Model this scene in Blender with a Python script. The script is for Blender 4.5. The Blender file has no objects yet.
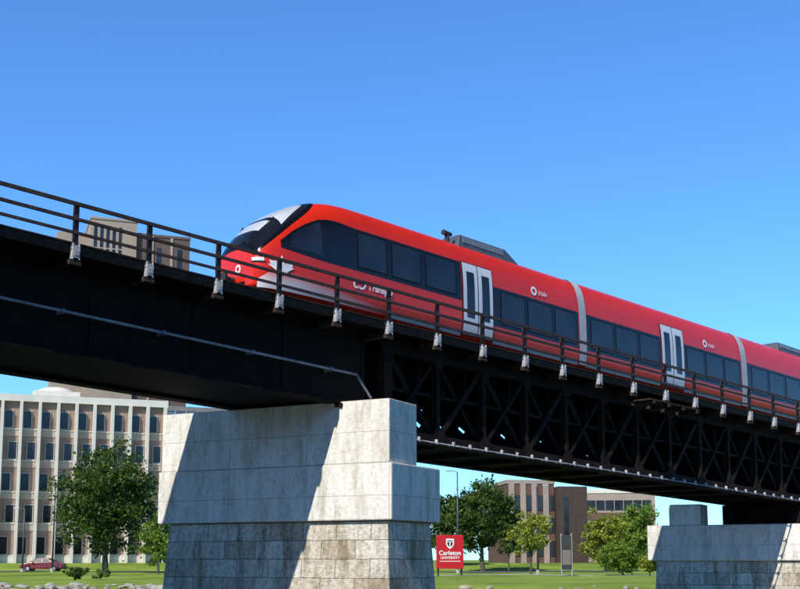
import bpy, math, random
import numpy as np
from mathutils import Vector, Matrix
random.seed(7); rng=np.random.default_rng(7)
S=bpy.context.scene; C=S.collection
S.view_settings.view_transform='Standard'; S.view_settings.look='None'; S.view_settings.exposure=0
# ------------------------------------------------------------------ camera model
F=1150.0; PIT=math.radians(8.0); HOR=560.0
OY=HOR-F*math.tan(PIT); CP,SP_=math.cos(PIT),math.sin(PIT); CZ=1.6
TH=math.radians(46.87); ST,CT=math.sin(TH),math.cos(TH)
G=.0433; A0=13.06; D=25.69; STEP=2.118
def proj(p):
    f=p[0]*CT+p[1]*ST; r=p[0]*ST-p[1]*CT; u=p[2]-CZ
    dz=f*CP+u*SP_
    return 400+F*r/dz, OY-F*(u*CP-f*SP_)/dz
def BP(a,b,h): return Vector((a,b,h-G*(a-A0)))
def a_px(px,b,h):
    lo,hi=-5,140
    for _ in range(50):
        m=(lo+hi)/2
        if proj(BP(m,b,h))[0]<px: lo=m
        else: hi=m
    return (lo+hi)/2
def wp(px,w,z=0.0):
    dz=w*CP+(z-CZ)*SP_; r=(px-400)/F*dz
    return Vector((w*CT+r*ST, w*ST-r*CT, z))
cd=bpy.data.cameras.new('camera'); cam=bpy.data.objects.new('camera',cd); C.objects.link(cam)
cam.location=(0,0,CZ); cam.rotation_euler=(math.pi/2+PIT,0,TH-math.pi/2)
cd.sensor_width=36; cd.lens=36*F/800; cd.shift_y=(OY-294.5)/800; cd.clip_end=6000; S.camera=cam
RZ=TH-math.pi/2
# ------------------------------------------------------------------ materials
def mat(name,col,rough=.6,metal=0,var=0,vscale=3,bump=0,bscale=20,coat=0,spec=.5,col2=None,detail=6,coord='Object',pos=(.32,.68)):
    m=bpy.data.materials.new(name); m.use_nodes=True; nt=m.node_tree; b=nt.nodes['Principled BSDF']
    b.inputs['Base Color'].default_value=(*col,1); b.inputs['Roughness'].default_value=rough; b.inputs['Metallic'].default_value=metal
    b.inputs['Coat Weight'].default_value=coat; b.inputs['Specular IOR Level'].default_value=spec
    tc=nt.nodes.new('ShaderNodeTexCoord')
    if var or col2:
        n=nt.nodes.new('ShaderNodeTexNoise'); n.inputs['Scale'].default_value=vscale; n.inputs['Detail'].default_value=detail; n.inputs['Roughness'].default_value=.65
        nt.links.new(tc.outputs[coord],n.inputs['Vector'])
        r=nt.nodes.new('ShaderNodeValToRGB'); r.color_ramp.elements[0].position=pos[0]; r.color_ramp.elements[1].position=pos[1]
        c2=col2 or tuple(min(1,c*(1+var)) for c in col); c1=col if col2 else tuple(c*(1-var) for c in col)
        r.color_ramp.elements[0].color=(*c1,1); r.color_ramp.elements[1].color=(*c2,1)
        nt.links.new(n.outputs['Fac'],r.inputs['Fac']); nt.links.new(r.outputs['Color'],b.inputs['Base Color'])
    if bump:
        n2=nt.nodes.new('ShaderNodeTexNoise'); n2.inputs['Scale'].default_value=bscale; n2.inputs['Detail'].default_value=5
        nt.links.new(tc.outputs[coord],n2.inputs['Vector'])
        bp=nt.nodes.new('ShaderNodeBump'); bp.inputs['Strength'].default_value=bump; bp.inputs['Distance'].default_value=.03
        nt.links.new(n2.outputs['Fac'],bp.inputs['Height']); nt.links.new(bp.outputs['Normal'],b.inputs['Normal'])
    return m
def block_mat(name,c1,c2,mort,bw,bh,ms=.012,stain=.5,offset=.5,bump=.5,tint=(1,.98,.94),dist=.04,fine=.8,wob=2.5,bias=0):
    m=bpy.data.materials.new(name); m.use_nodes=True; nt=m.node_tree; b=nt.nodes['Principled BSDF']; b.inputs['Roughness'].default_value=.9; b.inputs['Specular IOR Level'].default_value=.2
    tc=nt.nodes.new('ShaderNodeTexCoord'); br=nt.nodes.new('ShaderNodeTexBrick'); L=nt.links.new
    nd=nt.nodes.new('ShaderNodeTexNoise'); nd.inputs['Scale'].default_value=3; L(tc.outputs['UV'],nd.inputs['Vector'])
    vm=nt.nodes.new('ShaderNodeVectorMath'); vm.operation='MULTIPLY_ADD'; vm.inputs[1].default_value=(ms*wob,)*3; L(nd.outputs['Color'],vm.inputs[0]); L(tc.outputs['UV'],vm.inputs[2])
    L(vm.outputs[0],br.inputs['Vector'])
    br.inputs['Color1'].default_value=(*c1,1); br.inputs['Color2'].default_value=(*c2,1); br.inputs['Mortar'].default_value=(*mort,1)
    br.inputs['Scale'].default_value=1; br.inputs['Brick Width'].default_value=bw; br.inputs['Row Height'].default_value=bh
    br.inputs['Mortar Size'].default_value=ms; br.inputs['Mortar Smooth'].default_value=.3; br.offset=offset; br.inputs['Bias'].default_value=bias
    mp=nt.nodes.new('ShaderNodeMapping'); mp.inputs['Scale'].default_value=(1.6,.35,1); L(tc.outputs['UV'],mp.inputs['Vector'])
    n=nt.nodes.new('ShaderNodeTexNoise'); n.inputs['Scale'].default_value=1.3; n.inputs['Detail'].default_value=8; n.inputs['Roughness'].default_value=.7; L(mp.outputs[0],n.inputs['Vector'])
    r=nt.nodes.new('ShaderNodeValToRGB'); r.color_ramp.elements[0].position=.34; r.color_ramp.elements[1].position=.54
    k=1-stain; r.color_ramp.elements[0].color=(k*tint[0],k*tint[1],k*tint[2],1); r.color_ramp.elements[1].color=(1,1,1,1); L(n.outputs['Fac'],r.inputs['Fac'])
    mx=nt.nodes.new('ShaderNodeMix'); mx.data_type='RGBA'; mx.blend_type='MULTIPLY'; mx.inputs[0].default_value=1
    L(br.outputs['Color'],mx.inputs[6]); L(r.outputs['Color'],mx.inputs[7])
    n3=nt.nodes.new('ShaderNodeTexNoise'); n3.inputs['Scale'].default_value=7; n3.inputs['Detail'].default_value=8; n3.inputs['Roughness'].default_value=.7; L(tc.outputs['UV'],n3.inputs['Vector'])
    r3=nt.nodes.new('ShaderNodeValToRGB'); r3.color_ramp.elements[0].position=.36; r3.color_ramp.elements[1].position=.56
    r3.color_ramp.elements[0].color=(fine,fine*.985,fine*.95,1); r3.color_ramp.elements[1].color=(1,1,1,1); L(n3.outputs['Fac'],r3.inputs['Fac'])
    mx2=nt.nodes.new('ShaderNodeMix'); mx2.data_type='RGBA'; mx2.blend_type='MULTIPLY'; mx2.inputs[0].default_value=1
    L(mx.outputs[2],mx2.inputs[6]); L(r3.outputs['Color'],mx2.inputs[7]); L(mx2.outputs[2],b.inputs['Base Color'])
    ad=nt.nodes.new('ShaderNodeMath'); ad.operation='MULTIPLY_ADD'; ad.inputs[1].default_value=-1.0
    L(br.outputs['Fac'],ad.inputs[0]); L(n3.outputs['Fac'],ad.inputs[2])
    bp=nt.nodes.new('ShaderNodeBump'); bp.inputs['Strength'].default_value=bump; bp.inputs['Distance'].default_value=dist
    L(ad.outputs[0],bp.inputs['Height']); L(bp.outputs['Normal'],b.inputs['Normal'])
    return m
def leaf_mat(name,dark,mid,light):
    m=bpy.data.materials.new(name); m.use_nodes=True; nt=m.node_tree; b=nt.nodes['Principled BSDF']; L=nt.links.new
    b.inputs['Roughness'].default_value=.5; b.inputs['Specular IOR Level'].default_value=.3
    g=nt.nodes.new('ShaderNodeNewGeometry'); r=nt.nodes.new('ShaderNodeValToRGB')
    r.color_ramp.elements[0].color=(*dark,1); r.color_ramp.elements[1].color=(*light,1)
    e=r.color_ramp.elements.new(.5); e.color=(*mid,1)
    n=nt.nodes.new('ShaderNodeTexNoise'); n.inputs['Scale'].default_value=.7; tc=nt.nodes.new('ShaderNodeTexCoord'); L(tc.outputs['Object'],n.inputs['Vector'])
    a=nt.nodes.new('ShaderNodeMath'); a.operation='MULTIPLY_ADD'; a.inputs[1].default_value=.6; L(g.outputs['Random Per Island'],a.inputs[0])
    s=nt.nodes.new('ShaderNodeMath'); s.operation='MULTIPLY_ADD'; s.inputs[1].default_value=1.2; s.inputs[2].default_value=-.4; L(n.outputs['Fac'],s.inputs[0]); L(s.outputs[0],a.inputs[2])
    L(a.outputs[0],r.inputs['Fac']); L(r.outputs['Color'],b.inputs['Base Color'])
    tr=nt.nodes.new('ShaderNodeBsdfTranslucent'); L(r.outputs['Color'],tr.inputs['Color'])
    mx=nt.nodes.new('ShaderNodeMixShader'); mx.inputs[0].default_value=.38; L(b.outputs[0],mx.inputs[1]); L(tr.outputs[0],mx.inputs[2])
    L(mx.outputs[0],nt.nodes['Material Output'].inputs['Surface'])
    return m
M={}
RED=(.74,.024,.007)
M['red']=mat('red_paint',RED,.30,var=.05,vscale=.6,coat=.2,spec=.35)
M['black_gloss']=mat('black_gloss',(.006,.006,.008),.14,spec=.4)
M['train_glass']=mat('train_glass',(.014,.017,.023),.05,var=.6,vscale=.8,spec=.5)
M['screen_glass']=mat('screen_glass',(.012,.015,.02),.05,var=.3,vscale=.6,coat=.3,spec=.7,detail=1)
M['screen_pale']=mat('screen_reflection_paint',(.56,.59,.62),.25,var=.12,vscale=.9,coat=.6,detail=1)  # pale tone painted in for the reflection on the windscreen
M['door']=mat('door_paint',(.70,.71,.73),.35,var=.04)
M['silver']=mat('silver_paint',(.40,.41,.43),.4,metal=.2,var=.1,vscale=1)
M['white']=mat('white_paint',(.86,.86,.86),.4,var=.02)
M['rubber']=mat('rubber',(.008,.008,.008),.6,var=.3,spec=.2)
M['gang']=mat('gangway_rubber',(.42,.43,.45),.6,var=.1)
M['under']=mat('underframe',(.03,.028,.026),.7,var=.4)
M['roofunit']=mat('roof_unit_paint',(.07,.085,.105),.5,var=.15,vscale=2)
M['roofunit2']=mat('roof_unit_light',(.15,.175,.21),.4,var=.1,vscale=2)
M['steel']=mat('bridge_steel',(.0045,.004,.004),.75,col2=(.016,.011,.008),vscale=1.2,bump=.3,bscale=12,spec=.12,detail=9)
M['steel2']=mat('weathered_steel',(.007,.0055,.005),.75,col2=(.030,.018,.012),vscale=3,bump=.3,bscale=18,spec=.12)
M['rail']=mat('railing_steel',(.030,.020,.018),.6,col2=(.085,.05,.036),vscale=5,bump=.2,bscale=25,spec=.3)
M['timber']=mat('creosoted_timber',(.022,.015,.011),.85,col2=(.07,.045,.03),vscale=6,bump=.5,bscale=30,spec=.2)
M['galv']=mat('galvanised_steel',(.50,.50,.52),.4,metal=.5,var=.25,vscale=9)
M['galvrust']=mat('chipped_grey_steel',(.22,.21,.21),.6,col2=(.72,.72,.72),vscale=3,detail=9)
M['conduit']=mat('conduit_grey',(.11,.13,.16),.6,col2=(.30,.33,.38),vscale=2)
M['concrete']=block_mat('cast_concrete',(.90,.865,.79),(.85,.815,.745),(.52,.47,.40),2.9,.95,.009,.34,.0,.6,(1,.94,.84),.05,.84)
M['masonry']=block_mat('stone_masonry',(.60,.50,.36),(.92,.86,.73),(.38,.32,.25),1.2,.56,.013,.58,.43,1,(1,.88,.70),.09,.62,4,.15)
M['bank_stone']=mat('bank_stone',(.20,.185,.16),.9,col2=(.42,.39,.34),vscale=1.2,bump=.6,bscale=6)
M['bark']=mat('bark',(.05,.038,.028),.9,col2=(.12,.10,.08),vscale=5,bump=.6,bscale=20)
M['leafA']=leaf_mat('leaf_dark',(.022,.044,.008),(.062,.115,.018),(.15,.22,.035))
M['leafB']=leaf_mat('leaf_mid',(.06,.11,.012),(.16,.26,.028),(.30,.41,.055))
M['leafC']=leaf_mat('leaf_yellow',(.10,.13,.015),(.26,.30,.03),(.46,.48,.07))
M['wood']=leaf_mat('leaf_wood',(.012,.022,.006),(.025,.045,.010),(.05,.075,.015))
M['fin']=mat('precast_concrete',(.66,.61,.52),.8,var=.10,vscale=.5)
M['infill']=mat('infill_panel',(.27,.175,.135),.85,col2=(.36,.25,.20),vscale=.8)
M['spandrel']=mat('spandrel_panel',(.44,.36,.30),.85,var=.12,vscale=.8)
M['wframe']=mat('window_frame',(.50,.46,.41),.5,var=.1)
M['glass_dark']=mat('dark_glass',(.022,.026,.034),.15,var=.7,vscale=.35,spec=.4)
M['glass_blue']=mat('curtain_glass',(.09,.12,.15),.15,var=.4,vscale=.2,coat=.5)
M['brick']=block_mat('brown_brick',(.135,.072,.055),(.17,.092,.066),(.17,.14,.12),.3,.1,.008,.25,.5,.2)
M['brick_dk']=block_mat('dark_brick',(.07,.042,.035),(.09,.056,.045),(.1,.085,.075),.3,.1,.008,.25,.5,.2)
M['tower']=mat('tower_concrete',(.36,.27,.205),.85,var=.12,vscale=.15)
M['towerd']=mat('tower_brick',(.125,.078,.064),.85,var=.15,vscale=.2)
M['beige']=mat('beige_wall',(.34,.26,.21),.85,var=.1,vscale=.3)
M['roof']=mat('roof_gravel',(.2,.19,.18),.9,var=.2)
M['asphalt']=mat('asphalt',(.05,.05,.052),.9,var=.25,vscale=1)
M['kerb']=mat('kerb_concrete',(.38,.37,.35),.85,var=.1)
M['paintw']=mat('road_paint',(.7,.7,.68),.7,var=.15,vscale=4)
M['pole']=mat('pole_paint',(.06,.065,.07),.5,var=.2)
M['polegrey']=mat('pole_grey',(.3,.31,.32),.5,var=.15)
M['signred']=mat('sign_red',(.50,.012,.02),.4,var=.06)
M['signblk']=mat('sign_black',(.03,.027,.025),.5,var=.2)
M['signbrown']=mat('sign_grey_brown',(.16,.13,.11),.6,var=.15)
M['carred']=mat('car_paint',(.17,.006,.012),.3,var=.05,coat=.4)
M['lampglass']=mat('lamp_glass',(.75,.75,.7),.2,var=.05)
M['water']=mat('river_water',(.02,.035,.04),.08,var=.3,vscale=.2,bump=.4,bscale=1.5)
M['grass']=mat('grass',(.105,.18,.02),.95,col2=(.27,.35,.055),vscale=.16,bump=.6,bscale=3,detail=12,spec=.1)
def fade_mat():
    m=bpy.data.materials.new('fading_paint'); m.use_nodes=True; nt=m.node_tree; b=nt.nodes['Principled BSDF']; b.inputs['Roughness'].default_value=.35
    tc=nt.nodes.new('ShaderNodeTexCoord'); sx=nt.nodes.new('ShaderNodeSeparateXYZ'); nt.links.new(tc.outputs['Object'],sx.inputs[0])
    h=nt.nodes.new('ShaderNodeMath'); h.operation='MULTIPLY_ADD'; h.inputs[1].default_value=G; nt.links.new(sx.outputs[0],h.inputs[0]); nt.links.new(sx.outputs[2],h.inputs[2])
    up=nt.nodes.new('ShaderNodeMapRange'); up.inputs[1].default_value=.60; up.inputs[2].default_value=.98; nt.links.new(h.outputs[0],up.inputs[0])
    mr=nt.nodes.new('ShaderNodeMapRange'); mr.inputs[1].default_value=1.4; mr.inputs[2].default_value=4.9; nt.links.new(sx.outputs[0],mr.inputs[0])
    s=nt.nodes.new('ShaderNodeMath'); s.operation='ADD'; s.use_clamp=True; nt.links.new(up.outputs[0],s.inputs[0]); nt.links.new(mr.outputs[0],s.inputs[1])
    r=nt.nodes.new('ShaderNodeValToRGB'); r.color_ramp.elements[0].color=(.86,.84,.84,1); r.color_ramp.elements[1].color=(*RED,1)
    nt.links.new(s.outputs[0],r.inputs[0]); nt.links.new(r.outputs[0],b.inputs['Base Color']); return m
M['fade']=fade_mat()
# ------------------------------------------------------------------ mesh builder
class MB:
    def __init__(s): s.v=[]; s.f=[]
    def add(s,vs,fs):
        n=len(s.v); s.v+= [tuple(v) for v in vs]; s.f+=[tuple(i+n for i in f) for f in fs]; return s
    def hexa(s,p):
        return s.add(p,[(0,3,2,1),(4,5,6,7),(0,1,5,4),(1,2,6,5),(2,3,7,6),(3,0,4,7)])
    def box(s,x0,x1,y0,y1,z0,z1):
        return s.hexa([(x0,y0,z0),(x1,y0,z0),(x1,y1,z0),(x0,y1,z0),(x0,y0,z1),(x1,y0,z1),(x1,y1,z1),(x0,y1,z1)])
    def bb(s,a0,a1,b0,b1,h0,h1):
        return s.hexa([BP(a0,b0,h0),BP(a1,b0,h0),BP(a1,b1,h0),BP(a0,b1,h0),BP(a0,b0,h1),BP(a1,b0,h1),BP(a1,b1,h1),BP(a0,b1,h1)])
    def beam(s,p,q,w,h,up=(0,0,1)):
        p=Vector(p);q=Vector(q);d=(q-p).normalized(); side=d.cross(Vector(up))
        if side.length<1e-4: side=d.cross(Vector((0,1,0)))
        side.normalize(); u=side.cross(d).normalized(); x=side*w/2; y=u*h/2
        return s.hexa([p-x-y,p+x-y,q+x-y,q-x-y,p-x+y,p+x+y,q+x+y,q-x+y])
    def tube(s,p,q,r0,r1=None,n=10,cap=True):
        r1=r0 if r1 is None else r1; p=Vector(p);q=Vector(q);d=(q-p).normalized()
        x=d.orthogonal().normalized(); y=d.cross(x); vs=[];fs=[]
        for c,r in((p,r0),(q,r1)):
            for i in range(n):
                t=2*math.pi*i/n; vs.append(c+x*math.cos(t)*r+y*math.sin(t)*r)
        for i in range(n): fs.append((i,(i+1)%n,n+(i+1)%n,n+i))
        if cap: fs+= [tuple(range(n))[::-1],tuple(range(n,2*n))]
        return s.add(vs,fs)
    def path(s,pts,r,n=8):
        for p,q in zip(pts,pts[1:]): s.tube(p,q,r,r,n)
        return s
    def grid(s,fn,us,vs_):
        vs=[fn(u,v) for u in us for v in vs_]; m=len(vs_); fs=[]
        for i in range(len(us)-1):
            for j in range(m-1): fs.append((i*m+j,i*m+j+1,(i+1)*m+j+1,(i+1)*m+j))
        return s.add(vs,fs)
    def build(s,name,m,parent=None,off=None,smooth=False,bevel=0):
        me=bpy.data.meshes.new(name); off=off or Vector((0,0,0))
        me.from_pydata([(v[0]-off[0],v[1]-off[1],v[2]-off[2]) for v in s.v],[],s.f); me.update()
        uv=me.uv_layers.new(name='UVMap')
        for p in me.polygons:
            n=p.normal; ax=max(range(3),key=lambda k:abs(n[k]))
            for li in p.loop_indices:
                c=me.vertices[me.loops[li].vertex_index].co
                uv.data[li].uv=(c.y,c.z) if ax==0 else ((c.x,c.z) if ax==1 else (c.x,c.y))
            p.use_smooth=smooth
        me.materials.append(M[m]); o=bpy.data.objects.new(name,me); C.objects.link(o)
        if parent: o.parent=parent
        if bevel:
            b=o.modifiers.new('bevel','BEVEL'); b.width=bevel; b.segments=2; b.limit_method='ANGLE'
        return o
def tag(o,label=None,cat=None,group=None,kind=None):
    if label:o['label']=label
    if cat:o['category']=cat
    if group:o['group']=group
    if kind:o['kind']=kind
    return o
def thing(name,loc,label,cat,group=None,rz=0):
    o=bpy.data.objects.new(name,None); C.objects.link(o); o.location=loc; o.rotation_euler=(0,0,rz); o.empty_display_size=.3
    return tag(o,label,cat,group)
def cp(o,parent,loc=None):
    c=o.copy(); C.objects.link(c); c.parent=parent
    if loc is not None: c.location=loc
    for ch in [x for x in o.children]: cp(ch,c)
    return c
def text_part(name,body,size,m,parent,off,org,xd,yd,shear=0,bold=0):
    cu=bpy.data.curves.new('t','FONT'); cu.body=body; cu.size=size; cu.shear=shear; cu.offset=bold; cu.align_x='CENTER'; cu.align_y='CENTER'
    t=bpy.data.objects.new('t',cu); C.objects.link(t); dg=bpy.context.evaluated_depsgraph_get(); dg.update()
    me=bpy.data.meshes.new_from_object(t.evaluated_get(dg)); bpy.data.objects.remove(t)
    xd=Vector(xd);yd=Vector(yd)
    for v in me.vertices: v.co=Vector(org)+xd*v.co.x+yd*v.co.y-Vector(off)
    me.materials.clear(); me.materials.append(M[m]); o=bpy.data.objects.new(name,me); C.objects.link(o); o.parent=parent; return o
def pchip(xs,ys):
    xs=np.array(xs,float);ys=np.array(ys,float);h=np.diff(xs);d=np.diff(ys)/h;m=np.zeros(len(xs))
    for i in range(1,len(xs)-1):
        if d[i-1]*d[i]>0: m[i]=2*d[i-1]*d[i]/(d[i-1]+d[i])
    m[0]=d[0];m[-1]=0
    def f(x):
        x=min(max(x,xs[0]),xs[-1]); i=min(int(np.searchsorted(xs,x,side='right'))-1,len(h)-1); i=max(i,0)
        t=(x-xs[i])/h[i]; return float((2*t**3-3*t*t+1)*ys[i]+(t**3-2*t*t+t)*h[i]*m[i]+(-2*t**3+3*t*t)*ys[i+1]+(t**3-t*t)*h[i]*m[i+1])
    return f
# ------------------------------------------------------------------ ground, river
GH=pchip([-60,3,9,55,60,66,131,146,200,3000],[0,0,-1.3,-1.3,-.15,.28,.34,1.2,1.3,1.3])
def gz(u,w):
    n=.05*math.sin(u*.21+w*.13)+.04*math.sin(u*.5-w*.37+1)+ .03*math.sin(w*.9+u*.07)
    return GH(w)+ (n if 60<w<130 else n*.3)
g=MB(); us=list(np.linspace(-1800,-140,14))+list(np.linspace(-130,130,131))+list(np.linspace(140,1800,14))
ws=list(np.linspace(-60,54,20))+list(np.linspace(55,75,21))+list(np.linspace(77,150,38))+list(np.linspace(160,400,12))+[700,1300,2600]
g.grid(lambda w,u: (w*CT+u*ST, w*ST-u*CT, gz(u,w)),ws,us)
tag(g.build('ground','grass',smooth=True),kind='structure')
r=MB(); r.add([(w*CT+u*ST,w*ST-u*CT,-.55) for w,u in((5,-400),(5,400),(59,400),(59,-400))],[(0,1,2,3)])
tag(r.build('river','water'),kind='structure')
def strip(name,m,u0,u1,w0,w1,dz):
    s=MB(); s.grid(lambda u,w:(w*CT+u*ST,w*ST-u*CT,gz(u,w)+dz),list(np.linspace(u0,u1,60)),list(np.linspace(w0,w1,4)))
    return tag(s.build(name,m,smooth=True),kind='structure')
strip('road','asphalt',-90,90,122.5,129,.03)
strip('kerb','kerb',-90,90,122.1,122.5,.12)
strip('kerb','kerb',-90,90,129,129.4,.12)
strip('road_marking','paintw',-90,90,125.65,125.8,.04)
strip('path','kerb',-90,90,96,97.6,.03)
# ------------------------------------------------------------------ piers
PL=8.55
def make_pier(loc,label,far):
    t=thing('bridge_pier',loc,label,'pier','stone and concrete piers under the railway bridge',rz=math.radians(18.4))
    up=MB()
    if far: up.box(.15,1.55,PL-2.5,PL-.95,0.003,1.0)
    else: up.box(0,1.75,0,PL,0.003,1.9)
    up.build('upper_block','concrete',t,bevel=.03)
    lo=MB(); lo.box(-.03,3.15,-.1,PL+.1,-1.69,0); lo.build('bearing_ledge','concrete',t,bevel=.04)
    s=MB(); zb=-6; e=.28
    s.hexa([(.12-e,.12-e,zb),(2.85+e,.12-e,zb),(2.85+e,PL-.3+e,zb),(.12-e,PL-.3+e,zb),(.12,.12,-1.7),(2.85,.12,-1.7),(2.85,PL-.3,-1.7),(.12,PL-.3,-1.7)])
    s.build('shaft','masonry',t,bevel=.03)
    return t
make_pier((22.8,24.8,4.45),'near concrete capped stone pier where the girder and lattice spans meet',False)
make_pier((22.8+27.4,24.8,4.45-G*27.4),'farther stone pier at the right edge, mostly under the truss',True)
# ------------------------------------------------------------------ bridge spans
BN,BF=26.62,30.2; HT=9.12; GB=6.74; TB=5.89
def girder_span(a0,a1,hb,label):
    O=BP(a0,BN,hb); t=thing('girder_span',O,label,'bridge span')
    for b in(BN,BF):
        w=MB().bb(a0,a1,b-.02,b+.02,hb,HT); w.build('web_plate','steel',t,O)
        for q in((b-.24,b+.24,hb-.04,hb-.002),(b-.24,b+.24,HT+.002,HT+.04),(b-.13,b-.022,hb,hb+.16),(b-.13,b-.022,HT-.16,HT)):
            MB().bb(a0,a1,*q).build('flange','steel',t,O)
    n=int((a1-a0)/3.1)
    for i in range(n+1):
        a=a0+.1+(a1-a0-.2)*i/n
        MB().bb(a-.03,a+.03,BN-.05,BN-.023,hb+.165,HT-.165).build('stiffener','steel',t,O)
        c=MB(); c.beam(BP(a,BN+.05,hb+.15),BP(a,BF-.05,HT-.2),.09,.09); c.beam(BP(a+.1,BN+.05,HT-.2),BP(a+.1,BF-.05,hb+.15),.09,.09)
        c.build('cross_brace','steel',t,O)
    MB().bb(a0,a1,BN+.24,BF-.24,hb+.05,hb+.09).build('soffit_plate','steel',t,O)
    return t,O
gs,GO=girder_span(-14,23.4,GB,'solid dark plate girder span left of the pier')
girder_span(51.25,84,4.95,'far dark girder span past the right pier')
for b in(BN,BF): MB().bb(22.2,23.0,b-.3,b+.3,GB-.16,GB-.045).build('bearing_plate','steel2',gs,GO)
t=thing('conduit',BP(-14,BN-.3,8.0),'long grey conduit pipe running along the side of the girder span','pipe')
O=t.location.copy()
MB().path([BP(-14,BN-.33,8.07),BP(22.8,BN-.33,7.65),BP(23.4,BN-.33,7.0)],.04).build('pipe','conduit',t,O,smooth=True)
for i in range(13):
    a=-13+i*2.9; hh=np.interp(a,[-14,22.8],[8.07,7.65])
    MB().bb(a-.03,a+.03,BN-.38,BN-.021,hh-.055,hh+.055).build('clip','conduit',t,O)
# truss span
TA0,TA1=24.3,51.0
O=BP(TA0,BN,TB); ts=thing('truss_span',O,'dark lattice truss span carrying the train between the two piers','bridge span')
NP=12; wd=(TA1-TA0)/NP
def inplane(q): return tuple((q[1]-q[0]).cross(Vector((0,1,0))))
for b in(BN,BF):
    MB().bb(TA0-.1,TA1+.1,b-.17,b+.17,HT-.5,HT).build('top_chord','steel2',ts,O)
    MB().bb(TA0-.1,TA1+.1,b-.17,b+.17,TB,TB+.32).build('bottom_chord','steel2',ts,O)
    MB().bb(TA0-.1,TA1+.1,b-.22,b+.22,TB-.03,TB-.002).build('chord_flange','steel2',ts,O)
    ph=0 if b==BN else .5
    pa=sorted(set([TA0]+[TA0+wd*(i+ph) for i in range(NP+1) if TA0+wd*(i+ph)<=TA1-.01]+[TA1]))
    for i,a in enumerate(pa):
        m=MB(); q=(BP(a,b,TB+.31),BP(a,b,HT-.49)); e=i in(0,len(pa)-1)
        m.beam(q[0],q[1],.3,.34 if e else (.16 if b==BN else .36),inplane(q))
        m.build('truss_post','steel2',ts,O)
        for hh in(TB+.22,HT-.36):
            gq=MB(); k=1 if hh<7 else -1
            gq.add([BP(a-.32,b-.19,hh-.2*k),BP(a+.32,b-.19,hh-.2*k),BP(a+.32,b-.19,hh+.08*k),BP(a+.13,b-.19,hh+.34*k),BP(a-.13,b-.19,hh+.34*k),BP(a-.32,b-.19,hh+.08*k)],[(0,1,2,3,4,5)])
            gq.build('gusset_plate','steel2',ts,O)
    for i in range(len(pa)-1):
        if pa[i+1]-pa[i]<wd*.3: continue
        for k in(0,1):
            q=(BP(pa[i],b-.08,TB+.2),BP(pa[i+1],b-.08,HT-.3)) if k==0 else (BP(pa[i],b+.08,HT-.3),BP(pa[i+1],b+.08,TB+.2))
            MB().beam(q[0],q[1],.12,(.17 if (k+i)%2 else .10) if b==BN else .30,inplane(q)).build('diagonal','steel2',ts,O)
    MB().bb(TA0+.2,TA1-.2,b-.03,b+.03,(TB+HT)/2-.05,(TB+HT)/2+(.05 if b==BN else .25)).build('middle_strut','steel2',ts,O)
for i in range(NP*2):
    a=TA0+wd*(i*.5+.25)
    m=MB(); m.beam(BP(a,BN+.18,TB+.3),BP(a,BF-.18,HT-.6),.24,.26); m.beam(BP(a+.22,BF-.18,TB+.3),BP(a+.22,BN+.18,HT-.6),.24,.26)
    m.bb(a-.08,a+.08,BN+.18,BF-.18,HT-1.5,HT-.55)
    m.build('sway_brace','steel',ts,O)
# inner bracing plane between the two trusses
for i in range(NP*2):
    a=TA0+wd*i*.5; a2=a+wd*.5
    for q in((BP(a,28.3,TB+.12),BP(a2,28.3,HT-1.0)),(BP(a,28.5,HT-1.0),BP(a2,28.5,TB+.12))):
        MB().beam(q[0],q[1],.08,.15,inplane(q)).build('inner_brace','steel',ts,O)
MB().bb(TA0,TA1,BN+.25,BF-.25,TB+.06,TB+.1).build('soffit_grating','steel2',ts,O)
for i in range(NP+1): a=TA0+wd*i; MB().bb(a-.1,a+.1,BN+.23,BF-.23,TB-.1,TB+.055).build('floor_beam','steel',ts,O)
for q,h0 in(((TA0,TA0+.7),4.955),((TA1-.7,TA1+.1),4.88)):
    for b in(BN,BF): MB().bb(*q,b-.35,b+.35,h0,TB-.035).build('bearing_plate','steel',ts,O)
MB().bb(TA1-.45,TA1-.1,BN+.36,BF-.36,4.9,TB-.11).build('end_diaphragm','steel',ts,O)
MB().bb(TA0+.1,TA0+.3,BN+.18,BF-.18,TB+.35,HT-.6).build('end_plate','steel',ts,O)
for b in(27.3,28.4,29.5): MB().bb(TA0,TA1,b-.1,b+.1,HT-1.0,HT-.003).build('stringer','steel',ts,O)
t=thing('cable_pipe',BP(TA0,BN-.35,TB+.1),'slim pale cable pipe on small brackets along the bottom of the truss','pipe'); O=t.location.copy()
MB().path([BP(TA0,BN-.4,TB+.02),BP(TA1+.3,BN-.4,TB+.02)],.028).build('pipe','conduit',t,O,smooth=True)
for i in range(34):
    a=TA0+.3+i*.79
    m=MB().bb(a-.03,a+.03,BN-.44,BN-.36,TB-.01,TB+.14); m.bb(a-.02,a+.02,BN-.36,BN-.2,TB+.02,TB+.05); m.build('bracket','galvrust',t,O)
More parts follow.
